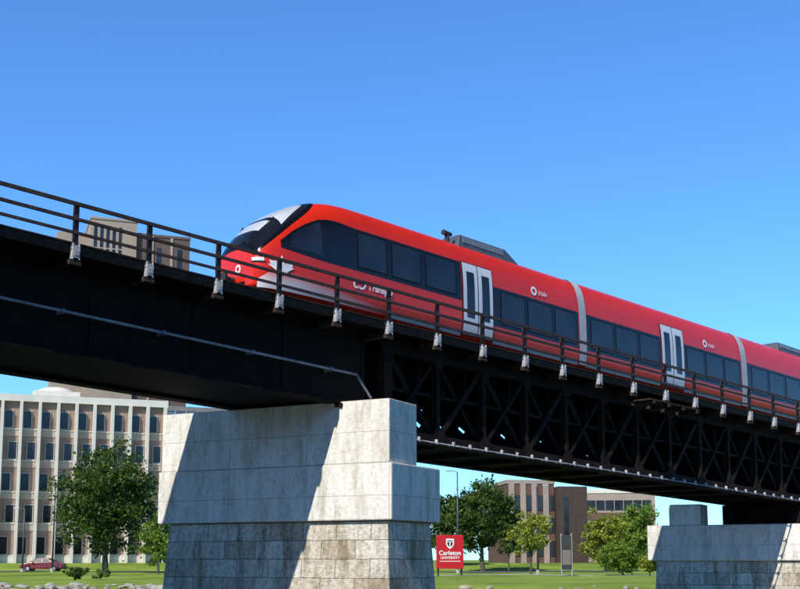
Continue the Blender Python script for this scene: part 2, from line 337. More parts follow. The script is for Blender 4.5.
# deck with sleepers and rails
BCN=28.4
O=BP(0,BCN,9.2); dk=thing('railway_track',O,'single railway track on timber sleepers along the top of the bridge','track')
sl=MB().bb(4-.12,4+.12,26.0,30.9,HT+.095,9.36).build('sleeper','timber',dk,O)
for i in range(1,97):
    d=i*.52; cp(sl,dk,(d,0,-G*d))
MB().bb(-14,84,25.95,30.95,HT+.045,HT+.09).build('deck_shade_plate','steel',dk,O)  # added below the open sleepers to block light and keep the bridge shadow solid
for b in(BCN-.75,BCN+.75):
    m=MB().bb(-14,84,b-.07,b+.07,9.362,9.38); m.bb(-14,84,b-.012,b+.012,9.38,9.53); m.bb(-14,84,b-.035,b+.035,9.5,9.56); m.build('running_rail','steel2',dk,O)
m=MB().bb(-14,84,30.4,30.7,9.362,9.5); m.build('guard_timber','timber',dk,O)
O=BP(0,D+.3,9.3); wk=thing('walkway',O,'narrow dark plank walkway beside the track behind the near railing','walkway')
for k in range(3):
    MB().bb(-14,84,D+.07+k*.31,D+.35+k*.31,9.363,9.41).build('plank','timber',wk,O)
MB().bb(-14,84,D+.1,D+.18,9.12,9.355).build('edge_beam','timber',wk,O)
def railing(b,side,label,n0,n1):
    O=BP(A0,b,8.9); t=thing('railing',O,label,'railing')
    a=A0
    po=MB().bb(a-.06,a+.06,b-.012,b+.012,8.98,10.42); po.bb(a-.06,a-.035,b+.012,b+.085,8.98,10.42); po=po.build('post','rail',t,O)
    br=MB()
    br.bb(a-.095,a-.07,b-.06,b+.10,8.95,9.36); br.bb(a+.07,a+.095,b-.06,b+.10,8.95,9.36); br.bb(a-.095,a+.095,b-.062,b-.045,8.99,9.3)
    br.bb(a-.06,a+.06,b-.075,b-.063,9.05,9.18); br=br.build('post_bracket','galvrust',t,O)
    bl=MB().tube(BP(a-.13,b,9.22),BP(a+.13,b,9.22),.02,n=6).build('bolt','galv',br,O)
    og=MB()
    og.bb(a-.1,a+.1,b+.11,BN+.6,8.9,9.105); og.bb(a-.15,a+.15,b-.035,b+.1,8.82,8.945)
    og=og.build('outrigger','timber',t,O)
    for n in range(n0,n1+1):
        if n==0: continue
        d=n*STEP+random.uniform(-.04,.04)
        for o in(po,br,og):
            c=o.copy(); C.objects.link(c); c.location=(d,0,-G*d)
            c.parent=t
            for ch in o.children:
                e=ch.copy(); C.objects.link(e); e.parent=c
    aa,ab=A0+n0*STEP-.3,A0+n1*STEP+.3
    for h,th in((10.36,.095),(9.97,.08),(9.62,.07)):
        m=MB().bb(aa,ab,b-.075,b-.014,h-th/2,h+th/2); m.build('rail','rail',t,O)
    return t
railing(D,-1,'brown steel railing with grey post brackets on the near side of the bridge',-6,26)
O=BP(40,D,8.6); t=thing('maintenance_platform',O,'small dark timber platform hung from the deck edge below the second train door','platform')
a0=a_px(641,D-.3,8.7); a1=a_px(690,D-.3,8.7)
for k in range(3): MB().bb(a0,a1,D-.75+k*.27,D-.5+k*.27,8.62,8.68).build('plank','timber',t,O)
for k in range(4):
    a=a0+.2+(a1-a0-.4)*k/3; MB().bb(a-.06,a+.06,D-.8,D+.4,8.5,8.617).build('joist','timber',t,O)
# ------------------------------------------------------------------ train
TR0=19.65; TR1=TR0+47.25; RH=9.56
Hs=pchip([0,.04,.18,.55,1.15,1.85,2.55,3.3,4.3],[1.30,1.60,1.98,2.48,3.03,3.46,3.72,3.84,3.87])
Wsf=pchip([0,.05,.18,.45,1.0,2.0,3.2],[.74,.95,1.12,1.26,1.38,1.44,1.46])
def nexp(s): return float(np.interp(s,[0,3.2],[2.8,4.0]))
def sval(a): return min(a-TR0,TR1-a)
def hw(a,z):
    s=sval(a); W=Wsf(s); H=Hs(s); zb=1.0; n=nexp(s)
    if z<zb: return W*(1-.07*((zb-z)/.65)**2)
    k=min((z-zb)/(H-zb),1); return W*max(0,(1-k**n))**(1/n)
def tp(a,b,z): return BP(a,BCN+b,RH+z)
def side(a,z,off=0,sg=-1):
    e=.03; dz=(hw(a,z+e)-hw(a,z-e))/(2*e); da=(hw(a+e,z)-hw(a-e,z))/(2*e)
    n=Vector((-da,1,-dz)).normalized()
    return tp(a+n.x*off, sg*(hw(a,z)+n.y*off), z+n.z*off)
O=tp(TR0,0,0); tr=thing('passenger_train',O,'long red passenger train with black window bands crossing the bridge','train')
def section_pts(a):
    s=sval(a); W=Wsf(s); H=Hs(s); B=.42-.08*min(s/1,1); L=[]; n=nexp(s)
    for z in np.linspace(B,1.0,6)[:-1]: L.append((-W*(1-.07*((1-z)/.65)**2),z))
    for k in range(41):
        ph=math.pi*k/40; c,si=math.cos(ph),math.sin(ph)
        r=(abs(c)**n+abs(si)**n)**(-1/n)
        L.append((-W*c*r,1+(H-1)*si*r))
    for z in np.linspace(1.0,B,6)[1:]: L.append((W*(1-.07*((1-z)/.65)**2),z))
    return [tp(a,b,z) for b,z in L]
st=[0,.01,.025,.045,.07,.1,.14,.2,.3,.4,.55,.7,.9,1.1,1.35,1.6,1.9,2.2,2.6,3,3.5,4,4.6,5.2]
A=[TR0+x for x in st]+list(np.linspace(TR0+6.5,TR1-6.5,28))+[TR1-x for x in st[::-1]]
m=MB(); P=[section_pts(a) for a in A]; K=len(P[0]); vs=[p for r_ in P for p in r_]
fs=[(i*K+j,(i+1)*K+j,(i+1)*K+j+1,i*K+j+1) for i in range(len(A)-1) for j in range(K-1)]
fs+= [tuple(range(K)), tuple(range((len(A)-1)*K,len(A)*K))[::-1]]
fs+= [(i*K+K-1,(i+1)*K+K-1,(i+1)*K,i*K) for i in range(len(A)-1)]
m.add(vs,fs).build('body','red',tr,O,smooth=True)
def sidepatch(name,mt,a0,a1,zl,zh,off,parent=tr,na=None,nz=6,sg=-1):
    zl_=zl if callable(zl) else (lambda a:zl); zh_=zh if callable(zh) else (lambda a:zh)
    na=na or max(3,int((a1-a0)/.4)); us=list(np.linspace(a0,a1,na)); vs=list(np.linspace(0,1,nz))
    m=MB(); m.grid(lambda a,t: side(a,zl_(a)*(1-t)+zh_(a)*t,off,sg),us,vs)
    return m.build(name,mt,parent,O,smooth=True)
f=lambda xs,ys:(lambda a:float(np.interp(sval(a),xs,ys)))
D1=(a_px(462,26.95,RH+1.7),a_px(493,26.95,RH+1.7)); D2=(a_px(661,26.95,RH+1.7),a_px(684,26.95,RH+1.7))
G1=(a_px(579,26.95,RH+1.7),a_px(586,26.95,RH+1.7)); G2=(a_px(741.5,26.95,RH+1.7),a_px(747,26.95,RH+1.7))
D3=(TR1-(D1[1]-TR0),TR1-(D1[0]-TR0))
zlF=f([.8,1.6,2.4,4],[1.70,1.64,1.60,1.6]); zhf=lambda s: float(np.interp(s,[.8,1.25,1.75,2.25,2.65,3.05,3.6],[1.94,2.34,2.68,2.94,3.02,3.03,2.98])); zhF=lambda a: zhf(sval(a))
for sg in(-1,1):
    sidepatch('window_band','black_gloss',TR0+.8,D1[0]-.03,zlF,zhF,.006,na=60,nz=10,sg=sg)
    for x0,x1 in((D1[1]+.03,G1[0]-.04),(G1[1]+.04,D2[0]-.03),(D2[1]+.03,G2[0]-.04),(G2[1]+.04,D3[0]-.03)):
        sidepatch('window_band','black_gloss',x0,x1,1.0,2.42,.006,sg=sg)
    sidepatch('window_band','black_gloss',D3[1]+.03,TR1-.8,zlF,zhF,.006,na=60,nz=10,sg=sg)
    sidepatch('front_swoosh','fade',TR0+.14,TR0+5.0,.40,f([.14,.6,5],[.66,1.02,1.02]),.007,na=44,nz=10,sg=sg)
    for x0,x1 in((TR0+5.05,D1[0]-.03),(D1[1]+.03,G1[0]-.04),(G1[1]+.04,D2[0]-.03),(D2[1]+.03,G2[0]-.04),(G2[1]+.04,D3[0]-.03),(D3[1]+.03,TR1-1)):
        sidepatch('skirt_stripe','silver',x0,x1,.36,.50,.007,sg=sg,nz=3)
def window(a0,a1,z0,z1,sg=-1):
    w=sidepatch('window','rubber',a0,a1,z0,z1,.010,na=5,nz=6,sg=sg)
    sidepatch('pane','train_glass',a0+.05,a1-.05,z0+.05,z1-.05,.016,parent=w,na=5,nz=6,sg=sg)
    return w
def apx(p,h=1.7): return a_px(p,26.96,RH+h)
for p0,p1 in((357,387),(391,421),(425,456)): window(apx(p0,2.3),apx(p1,2.3),1.70,2.9)
sidepatch('cab_window','train_glass',TR0+1.15,TR0+2.3,1.78,lambda a:zhf(sval(a))-.09,.014,na=10)
for p0,p1 in((500,525),(527,552),(554,576),(590,613),(615,637),(639,659),(686,704),(705.5,722.5),(724,739),(751,767),(768.5,784),(785.5,800)): window(apx(p0),apx(p1),1.1,2.33)
x=apx(803)
while x+1.5<D3[0]: window(x,x+1.4,1.1,2.33); x+=1.5
for k in range(3): window(D3[1]+.3+k*1.6,D3[1]+1.7+k*1.6,1.70,2.9)
def door(a0,a1):
    d=sidepatch('door','rubber',a0,a1,.42,3.02,.012,na=4,nz=10)
    mid=(a0+a1)/2
    for x0,x1 in((a0+.04,mid-.02),(mid+.02,a1-.04)):
        l=sidepatch('door_leaf','door',x0,x1,.46,2.98,.03,parent=d,na=4,nz=10)
        w=(x1-x0)
        sidepatch('door_pane','train_glass',x0+w*.24,x1-w*.24,1.05,2.68,.038,parent=d,na=3,nz=8)
for d in(D1,D2,D3): door(*d)
for g0,g1 in(G1,G2):
    m=MB()
    def ring(a,ph,of=.02):
        c,si=math.cos(ph),math.sin(ph); r=(abs(c)**4+abs(si)**4)**-.25; W=1.46+of;H=3.87+of
        return tp(a,-W*c*r,1+(H-1)*si*r) if 0<=ph<=math.pi else tp(a,(-W if ph<0 else W)*.96,.4)
    m.grid(ring,[g0,g1],[-.1]+list(np.linspace(0,math.pi,33))+[math.pi+.1]); m.build('gangway_ring','gang',tr,O,smooth=True)
def secR(a,ph,off):
    def q(a,ph):
        s=max(a-TR0,0); W=Wsf(s);H=Hs(s); n=nexp(s); c,si=math.cos(ph),math.sin(ph); r=(abs(c)**n+abs(si)**n)**(-1/n)
        return Vector((a,-W*c*r,1+(H-1)*si*r))
    e=.015; n=(q(a+e,ph)-q(a,ph)).cross(q(a,ph+e)-q(a,ph-e))
    if n.z<0:n=-n
    p=q(a,ph)+n.normalized()*off; return tp(p.x,p.y,p.z)
def frontpatch(name,mt,s0,s1,p0,p1,off,parent=tr,ns=40):
    p0_=p0 if callable(p0) else (lambda s:p0); p1_=p1 if callable(p1) else (lambda s:math.pi-p0_(s))
    m=MB()
    m.grid(lambda s,t: secR(TR0+s,p0_(s)*(1-t)+p1_(s)*t,off),list(np.linspace(s0,s1,ns)),list(np.linspace(0,1,31)))
    return m.build(name,mt,parent,O,smooth=True)
R=math.radians
pef=pchip([.07,.5,1.2,1.8,2.2,2.5,2.75],[28,33,40,46,53,65,86]); pe=lambda s: R(pef(s))
ws_=frontpatch('windscreen','black_gloss',.07,2.75,pe,None,.009)
frontpatch('screen_pane','screen_glass',.13,2.2,lambda s:pe(s)+R(4),lambda s:math.pi-pe(s)-R(4),.014,ws_)
frontpatch('painted_reflection','screen_pale',.95,1.95,lambda s:pe(s)+R(7+(s-.9)*4),lambda s:math.pi-pe(s)-R(7+(s-.9)*4),.019,ws_)  # flat pale patches imitate light mirrored in the dark glass
frontpatch('painted_reflection','screen_pale',.42,.80,lambda s:R(60),lambda s:R(120),.019,ws_)
for p,q in(((.12,72),(.95,60)),((.12,108),(.9,120))): MB().beam(secR(TR0+p[0],R(p[1]),.05),secR(TR0+q[0],R(q[1]),.05),.035,.035).build('wiper','rubber',ws_,O)
for sg in(-1,1):
    m=MB(); m.grid(lambda a,z: side(a,z,.012,sg),list(np.linspace(TR0+.04,TR0+.28,8)),list(np.linspace(1.20,1.31,5))); h=m.build('headlight','lampglass',tr,O,smooth=True)
    m=MB(); m.grid(lambda a,z: side(a,z,.010,sg),list(np.linspace(TR0+.03,TR0+.34,8)),list(np.linspace(1.15,1.19,3))); m.build('lamp_trim','rubber',h,O)
m=MB().tube(tp(TR0-.35,0,.72),tp(TR0+.1,0,.72),.12,n=12); m.bb(TR0-.45,TR0-.34,BCN-.2,BCN+.2,RH+.55,RH+.9); m.build('coupler','under',tr,O,bevel=.02)
m=MB(); m.bb(TR0-.03,TR0-.004,BCN-.6,BCN+.6,RH+.46,RH+.62); m.build('bumper','rubber',tr,O)
m=MB(); m.bb(TR0+.25,TR0+.35,BCN-1.1,BCN+1.1,RH+.1,RH+.40); m.build('snow_plough','under',tr,O)
m=MB(); ce=tp(TR0-.012,-.25,1.05); vs=[ce+Vector((0,math.cos(t)*.14,math.sin(t)*.14)) for t in np.linspace(0,2*math.pi,24,endpoint=False)]; vi=[ce+Vector((0,math.cos(t)*.075,math.sin(t)*.075)) for t in np.linspace(0,2*math.pi,24,endpoint=False)]
m.add(vs+vi,[(i,(i+1)%24,24+(i+1)%24,24+i) for i in range(24)]).build('nose_emblem','white',tr,O)
lf=[(0,-1),(.05,-.5),(.52,-.62),(.44,-.4),(1.0,.02),(.84,.12),(.92,.46),(.60,.38),(.52,.54),(.20,.20),(.32,.78),(.14,.68),(0,1.05)]
lf=lf+[(-x,y) for x,y in lf[-2:0:-1]]
m=MB(); ca,cz=TR0+.80,1.10
pts=[side(ca+x*.42,cz+y*.34,.03) for x,y in lf]; c0=side(ca,cz,.032); m.add([c0]+pts,[(0,1+i,1+(i+1)%len(pts)) for i in range(len(pts))]); m.build('leaf_mark','white',tr,O)
def sidetext(nm,body,a,z,size,shear=0,bold=0):
    return text_part(nm,body,size,'white',tr,O,side(a,z,.03),(1,0,-G),(0,0,1),shear,bold)
at_=apx(379,1.16); sidetext('operator_lettering','Transpo',at_,1.16,.32,.22,.010)
for dx,t0,t1 in((-.97,.5,5.6),(-.76,-2.6,2.6)):
    m=MB(); ts_=np.linspace(t0,t1,22)
    m.grid(lambda t,r: side(at_+dx+math.cos(t)*r*1.1+math.sin(t)*r*.22,1.16+math.sin(t)*r,.024),list(ts_),[.085,.15]); m.build('operator_mark','white',tr,O)
for p in(534,705):
    a=apx(p,2.7); m=MB(); n=28
    o_=[side(a+math.cos(t)*.17,2.72+math.sin(t)*.17,.02) for t in np.linspace(0,2*math.pi,n,endpoint=False)]; i_=[side(a+math.cos(t)*.085,2.72+math.sin(t)*.085,.02) for t in np.linspace(0,2*math.pi,n,endpoint=False)]
    m.add(o_+i_,[(i,(i+1)%n,n+(i+1)%n,n+i) for i in range(n)]).build('round_logo','white',tr,O)
    text_part('route_lettering','train',.27,'white',tr,O,side(a+.46,2.70,.04),(1,0,-G),(0,-.0,1),.2,.004)
def roof_unit(a0,a1,h=.42,par=tr):
    w=.95
    q=[(a0,-w,3.7),(a1,-w,3.7),(a1,w,3.7),(a0,w,3.7),(a0+.2,-w+.12,3.87+h),(a1-.7,-w+.12,3.87+h),(a1-.7,w-.12,3.87+h),(a0+.2,w-.12,3.87+h)]
    o=MB().hexa([tp(*x) for x in q]).build('roof_unit','roofunit',tr,O,bevel=.03)
    for i in range(5):
        x0=a0+.3+i*(a1-a0-1.1)/5; x1=x0+(a1-a0-1.1)/5-.06
        q=[(x0,-w+.03,3.92),(x1,-w+.03,3.92),(x1,-w+.09,3.92),(x0,-w+.09,3.92),(x0,-w+.08,3.87+h*.82),(x1,-w+.08,3.87+h*.82),(x1,-w+.14,3.87+h*.82),(x0,-w+.14,3.87+h*.82)]
        MB().hexa([tp(*x) for x in q]).build('louvre_panel','roofunit2',o,O)
ra=a_px(450,27.6,RH+4.0); rb=a_px(517,27.6,RH+4.0)
roof_unit(ra+.25,rb,.34)
MB().tube(tp(ra-.05,-.7,3.75),tp(ra-.05,-.7,4.12),.09).tube(tp(ra-.25,-.7,4.15),tp(ra+.15,-.7,4.15),.10,.07,12).build('roof_horn','under',tr,O)
roof_unit(a_px(775,27.6,RH+4.0),a_px(775,27.6,RH+4.0)+5,.3)
for a in(TR0+3,G1[0]+.3,G2[0]+.2,TR1-3):
    bg=MB().bb(a-1.5,a+1.5,BCN-1.05,BCN-.9,RH+.35,RH+.6); bg.bb(a-1.5,a+1.5,BCN+.9,BCN+1.05,RH+.35,RH+.6); bg=bg.build('bogie','under',tr,O)
    for da in(-1.05,1.05):
        w=MB()
        for sb in(-1,1): w.tube(tp(a+da,sb*.70,.40),tp(a+da,sb*.83,.40),.385,n=28)
        w.tube(tp(a+da,-.69,.40),tp(a+da,.69,.40),.08,n=10)
        w.build('wheel_pair','under',bg,O)
# ------------------------------------------------------------------ buildings
def windows_grid(t,xs,zs,w,h,y,frame='wframe',pane='glass_dark',split=2,fr=.09):
    f=MB(); f.box(0,w,y-.05,y+.06,0,fr); f.box(0,w,y-.05,y+.06,h-fr,h); f.box(0,fr,y-.05,y+.06,fr,h-fr); f.box(w-fr,w,y-.05,y+.06,fr,h-fr)
    for k in range(1,split): f.box(w*k/split-.03,w*k/split+.03,y-.05,y+.06,fr,h-fr)
    first=None
    for x in xs:
        for z in zs:
            if first is None:
                first=f.build('window',frame,t); MB().box(fr,w-fr,y-.01,y+.02,fr,h-fr).build('pane',pane,first); first.location=(x,0,z)
            else: cp(first,t,(x,0,z))
base=wp(162,154,1.15); NB=16; bay=2.3; L=NB*bay; Hb=21.6; fl=4.05
t=thing('academic_building',base,'long five storey concrete building with vertical fins at the left, behind the leafy tree','building',rz=RZ+R(20.4))
MB().box(-L,0,.35,16,-1,Hb-.3).build('wall','infill',t)
m=MB().box(-L-.2,.2,-.25,16.2,Hb-.8,Hb+.1); m.build('roof_band','fin',t)
MB().box(-L,0,.1,.345,-1,.9).build('plinth','fin',t)
fi=MB().box(-.18,.18,-.95,.34,-1,Hb-.81).build('fin','fin',t); fi.location=(-.2,0,0)
for i in range(1,NB+1): cp(fi,t,(-.2-i*bay,0,0))
xs=[-.2-(i+1)*bay+.24 for i in range(NB)]
windows_grid(t,xs,[1.1+k*fl for k in (0,2,4)],1.15,2.35,.25,split=1,fr=.08)
windows_grid(t,[x+.62 for x in xs],[1.1+k*fl for k in (1,3)],1.15,2.35,.25,split=1,fr=.08)
for k in range(5):
    z=1.1+k*fl
    MB().box(-L+.1,-.45,.2,.34,z-.16,z-.03).build('sill_course','fin',t)
    if k: MB().box(-L+.1,-.45,.28,.34,z-1.0,z-.17).build('spandrel','spandrel',t)
MB().box(-17,-11,4,11,Hb+.1,Hb+1.3).build('roof_plant','fin',t)
m=MB()
for i in range(8):
    r0=2.6*math.cos(math.pi/2*i/8); r1=2.6*math.cos(math.pi/2*(i+1)/8); z0=Hb+1.31+1.0*math.sin(math.pi/2*i/8); z1=Hb+1.31+1.0*math.sin(math.pi/2*(i+1)/8)
    m.tube((-14,7.5,z0),(-14,7.5,z1),r0,max(r1,.02),24,False)
m.build('roof_dome','fin',t,smooth=True)
base=wp(160,168,1.2); t=thing('glazed_annex',base,'blue grey glass block just right of the finned concrete building','building',rz=RZ+R(20.4))
MB().box(0,24,0,12,-1,22.2).build('glass_wall','glass_blue',t)
MB().box(-.1,24.1,-.1,12.1,22.2,22.9).build('roof_band','roof',t)
for i in range(16): MB().box(i*1.6-.05,i*1.6+.05,-.1,-.003,0,22.19).build('mullion','wframe',t)
for i in range(1,6): MB().box(.055,23.9,-.08,-.003,i*3.9-.3,i*3.9).build('floor_band','roof',t)
base=wp(78,212,1.2)
t=thing('tower_block',base,'brown tower block showing above the bridge railing at far left','building',rz=RZ+R(20))
MB().box(0,8.6,0,12,-1,64.8).build('front_wing','tower',t)
for i in range(5):
    for k in range(3): MB().box(.6+i*1.15,1.2+i*1.15,-.06,-.003,64.8-5.4-k*4.4,64.8-1.3-k*4.4).build('louvre','glass_dark',t)
MB().box(8.603,19.0,1.0,14,-1,62.6).build('main_block','towerd',t)
for x in(11.5,15.2): MB().box(x,x+.5,.8,.997,-1,62.59).build('rib','tower',t)
for x in(12.6,16.6): MB().box(x,x+.9,.93,.997,56,60.5).build('louvre','glass_dark',t)
MB().box(-6,-.003,1.2,12,-1,62.0).build('side_wing','tower',t)
MB().box(-.15,8.75,-.15,12.1,64.8,65.2).build('parapet','tower',t)
MB().box(8.76,19.1,.85,14.1,62.6,63.1).build('parapet','towerd',t)
base=wp(508,152,1.2); t=thing('brick_hall',base,'brown brick hall with beige vertical bays seen under the truss span','building',rz=RZ+R(8))
MB().box(0,6.4,0,12,-1,10.4).build('wall','brick',t); MB().box(-.1,6.5,-.1,12.1,10.4,10.9).build('parapet','beige',t)
MB().box(6.503,10.4,-1.6,12,-1,10.0).build('stair_tower','brick_dk',t)
MB().box(7.2,7.8,-1.66,-1.603,.5,8.6).build('stair_window','glass_dark',t)
for x in(.2,1.75,3.3,4.85): MB().box(x,x+.75,-.16,-.003,-1,10.39).build('bay_pier','beige',t)
windows_grid(t,[.98,2.53,4.08,5.63],[.9,3.9,6.9],.72,2.0,-.05,frame='brick_dk',split=1,fr=.06)
base=wp(584,178,1.2); t=thing('beige_building',base,'low beige and brick building with dark ribbon windows behind the bushes at right','building',rz=RZ-R(6))
MB().box(0,11,0,12,-1,10.6).build('wall','beige',t); MB().box(-.1,11.1,-.1,12.1,10.6,11.2).build('parapet','fin',t)
for z in(1.2,4.6,8.0):
    w=MB().box(.6,10.4,-.08,-.003,z,z+1.5).build('ribbon_window','glass_dark',t)
    for i in range(1,7): MB().box(.6+i*1.4-.05,.6+i*1.4+.05,-.13,-.083,z,z+1.5).build('mullion','beige',w)
MB().box(0,11,-.12,-.003,3.1,4.2).build('brick_course','brick',t); MB().box(0,11,-.12,-.003,6.5,7.6).build('brick_course','brick',t)
# ------------------------------------------------------------------ trees
def leaves(nc,per,rx,rz,cz,size,seed):
    r=np.random.default_rng(seed); cs=[]
    ph=r.uniform(0,6.28,4)
    while len(cs)<nc:
        d=r.normal(size=3); d/=np.linalg.norm(d); rad=r.uniform(.15,1)**.5
        az=math.atan2(d[1],d[0]); lob=1+.10*math.sin(3*az+ph[0]+2*d[2])+.08*math.sin(5*az+ph[1])+.08*math.sin(4*d[2]+ph[2])
        cs.append(d*rad*lob*np.array([rx,rx,rz])*.92)
    cs=np.array(cs); cr=(rx+rz)/2*r.uniform(.12,.27,size=nc)
    ctr=np.repeat(cs,per,axis=0); crr=np.repeat(cr,per)
    off=r.normal(size=(nc*per,3))*.5*crr[:,None]; off[:,2]*=.7
    p=ctr+off; p[:,2]+=cz
    n=len(p); a=r.normal(size=(n,3)); a/=np.linalg.norm(a,axis=1)[:,None]
    b=np.cross(a,r.normal(size=(n,3))); b/=np.linalg.norm(b,axis=1)[:,None]
    s=size*r.uniform(.6,1.3,size=(n,1))
    v=np.stack([p-a*s*.5,p+b*s*.36,p+a*s*.5,p-b*s*.36],axis=1).reshape(-1,3)
    f=[(4*i,4*i+1,4*i+2,4*i+3) for i in range(n)]
    return v,f,cs+np.array([0,0,cz])
def tree(name,px,w,height,rx,trunk,mt,label,cat='tree',nc=70,per=80,size=.3,seed=1,group=None,tr_r=.22):
    u=(px-400)/F*w; z=gz(u,w); base=wp(px,w,z)
    t=thing(name,base,label,cat,group)
    rz=(height-trunk)/2; cz=trunk+rz
    v,f,cs=leaves(nc,per,rx*.95,rz*.95,cz,size,seed)
    me=bpy.data.meshes.new('crown'); me.from_pydata(v.tolist(),[],f); me.materials.append(M[mt]); me.update()
    o=bpy.data.objects.new('crown',me); C.objects.link(o); o.parent=t
    m=MB(); r=random.Random(seed); top=Vector((r.uniform(-.3,.3),r.uniform(-.3,.3),cz+rz*.4)); p0=Vector((0,0,-.2)); N=6
    pts=[p0]+[Vector((top.x*k/N+r.uniform(-.06,.06)*tr_r*4,top.y*k/N+r.uniform(-.06,.06)*tr_r*4,top.z*k/N)) for k in range(1,N+1)]
    for k in range(N): m.tube(pts[k],pts[k+1],tr_r*(1-.13*k)*(1.25 if k==0 else 1),tr_r*(1-.13*(k+1)),9,False)
    for i in range(0,len(cs),max(1,len(cs)//14)):
        c=Vector(cs[i]); k=min(N,max(1,int((c.z*.65)/top.z*N))); s=pts[k]; mid=s.lerp(c,.5)+Vector((0,0,.25))
        m.tube(s,mid,tr_r*.35,tr_r*.2,6,False); m.tube(mid,c,tr_r*.2,tr_r*.06,6,False)
    m.build('trunk','bark',t,smooth=True)
    return t
tree('broadleaf_tree',105,116,12.8,5.4,1.7,'leafA','large dark green broadleaf tree standing on the lawn before the finned building',nc=220,per=85,size=.36,seed=3,tr_r=.3)
tree('young_tree',158,106,5.8,1.9,.5,'leafB','small rounded green tree beside the left edge of the near pier',nc=70,per=80,size=.24,seed=5,tr_r=.11)
tree('broadleaf_tree',483,128,10.8,4.3,1.4,'leafA','tall dark green tree just right of the near pier, behind the red sign',nc=160,per=80,size=.36,seed=8,tr_r=.26)
tree('broadleaf_tree',446,140,9.0,3.4,1.4,'leafA','dark tree partly hidden behind the near pier right edge',nc=90,per=75,size=.38,seed=31,tr_r=.24)
tree('young_tree',509,120,5.6,1.5,1.0,'leafA','slim green tree between the tall dark tree and the yellowish tree',nc=40,per=62,size=.26,seed=11,tr_r=.1)
tree('young_tree',531,104,5.8,2.1,1.2,'leafC','thin yellowish green tree in front of the brick hall',nc=66,per=62,size=.24,seed=12,tr_r=.1)
tree('broadleaf_tree',606,128,6.8,3.0,.5,'leafC','light green tree behind the round green bush',nc=100,per=75,size=.3,seed=14,tr_r=.16)
tree('round_bush',622,102,3.2,2.4,.1,'leafB','dense round green bush left of the far pier','bush',nc=110,per=85,size=.2,seed=15,tr_r=.08)
tree('round_bush',650,92,2.3,1.1,.1,'leafC','small yellow green bush touching the far pier edge','bush',nc=50,per=60,size=.17,seed=17,tr_r=.05)
tree('broadleaf_tree',638,140,7.8,3.0,.6,'leafB','mid green tree filling the gap left of the far pier',nc=110,per=75,size=.34,seed=21,tr_r=.2)
tree('low_shrub',75,74,1.0,1.0,.05,'leafA','low dark shrub on the river bank at left','bush',nc=26,per=60,size=.13,seed=23,tr_r=.03)
tree('low_shrub',101,78,.8,.8,.05,'leafB','pale low shrub right of the dark bank shrub','bush',nc=22,per=50,size=.12,seed=25,tr_r=.03)
# unseen wood added behind the camera to block low sky light
r_=np.random.default_rng(99); nW=34000
ang=r_.uniform(-math.pi*.62,math.pi*.62,nW); rad=r_.uniform(24,40,nW); hh=23*(1-.2*np.sin(ang*9)**2)*r_.uniform(0,1,nW)**.8
cxw=-(np.cos(ang)*CT-np.sin(ang)*ST)*rad; cyw=-(np.cos(ang)*ST+np.sin(ang)*CT)*rad
P_=np.stack([cxw,cyw,hh],axis=1); a_=r_.normal(size=(nW,3)); a_/=np.linalg.norm(a_,axis=1)[:,None]; b_=np.cross(a_,r_.normal(size=(nW,3))); b_/=np.linalg.norm(b_,axis=1)[:,None]
v=np.stack([P_-a_*.7,P_+b_*.5,P_+a_*.7,P_-b_*.5],axis=1).reshape(-1,3)
me=bpy.data.meshes.new('sky_blocker_wood'); me.from_pydata(v.tolist(),[],[(4*i,4*i+1,4*i+2,4*i+3) for i in range(nW)]); me.materials.append(M['wood'])
o=bpy.data.objects.new('sky_blocker_wood',me); C.objects.link(o); tag(o,'unseen wood added behind the camera to cut the sky fill','wood',kind='stuff')
# ------------------------------------------------------------------ riprap stones
m=MB(); rr=random.Random(4)
phi=(1+5**.5)/2
ico=[(-1,phi,0),(1,phi,0),(-1,-phi,0),(1,-phi,0),(0,-1,phi),(0,1,phi),(0,-1,-phi),(0,1,-phi),(phi,0,-1),(phi,0,1),(-phi,0,-1),(-phi,0,1)]
icf=[(0,11,5),(0,5,1),(0,1,7),(0,7,10),(0,10,11),(1,5,9),(5,11,4),(11,10,2),(10,7,6),(7,1,8),(3,9,4),(3,4,2),(3,2,6),(3,6,8),(3,8,9),(4,9,5),(2,4,11),(6,2,10),(8,6,7),(9,8,1)]
for i in range(340):
    left=rr.random()<.6
    u=rr.uniform(-30,-12) if left else rr.uniform(-12,36); w=rr.uniform(58,64.5) if left else rr.uniform(57.5,63); s=rr.uniform(.10,.34) if left else rr.uniform(.08,.26); c=Vector((w*CT+u*ST,w*ST-u*CT,gz(u,w)+s*.1))
    sx,sy,sz=rr.uniform(.7,1.5),rr.uniform(.7,1.5),rr.uniform(.4,.8); an=rr.uniform(0,6.28)
    vs=[]
    for x,y,z in ico:
        k=s/1.9*rr.uniform(.8,1.2); X=x*sx*k;Y=y*sy*k; vs.append(c+Vector((X*math.cos(an)-Y*math.sin(an),X*math.sin(an)+Y*math.cos(an),z*sz*k)))
    m.add(vs,icf)
tag(m.build('bank_stones','bank_stone'),'loose pale stones along the river bank','stones',kind='stuff')
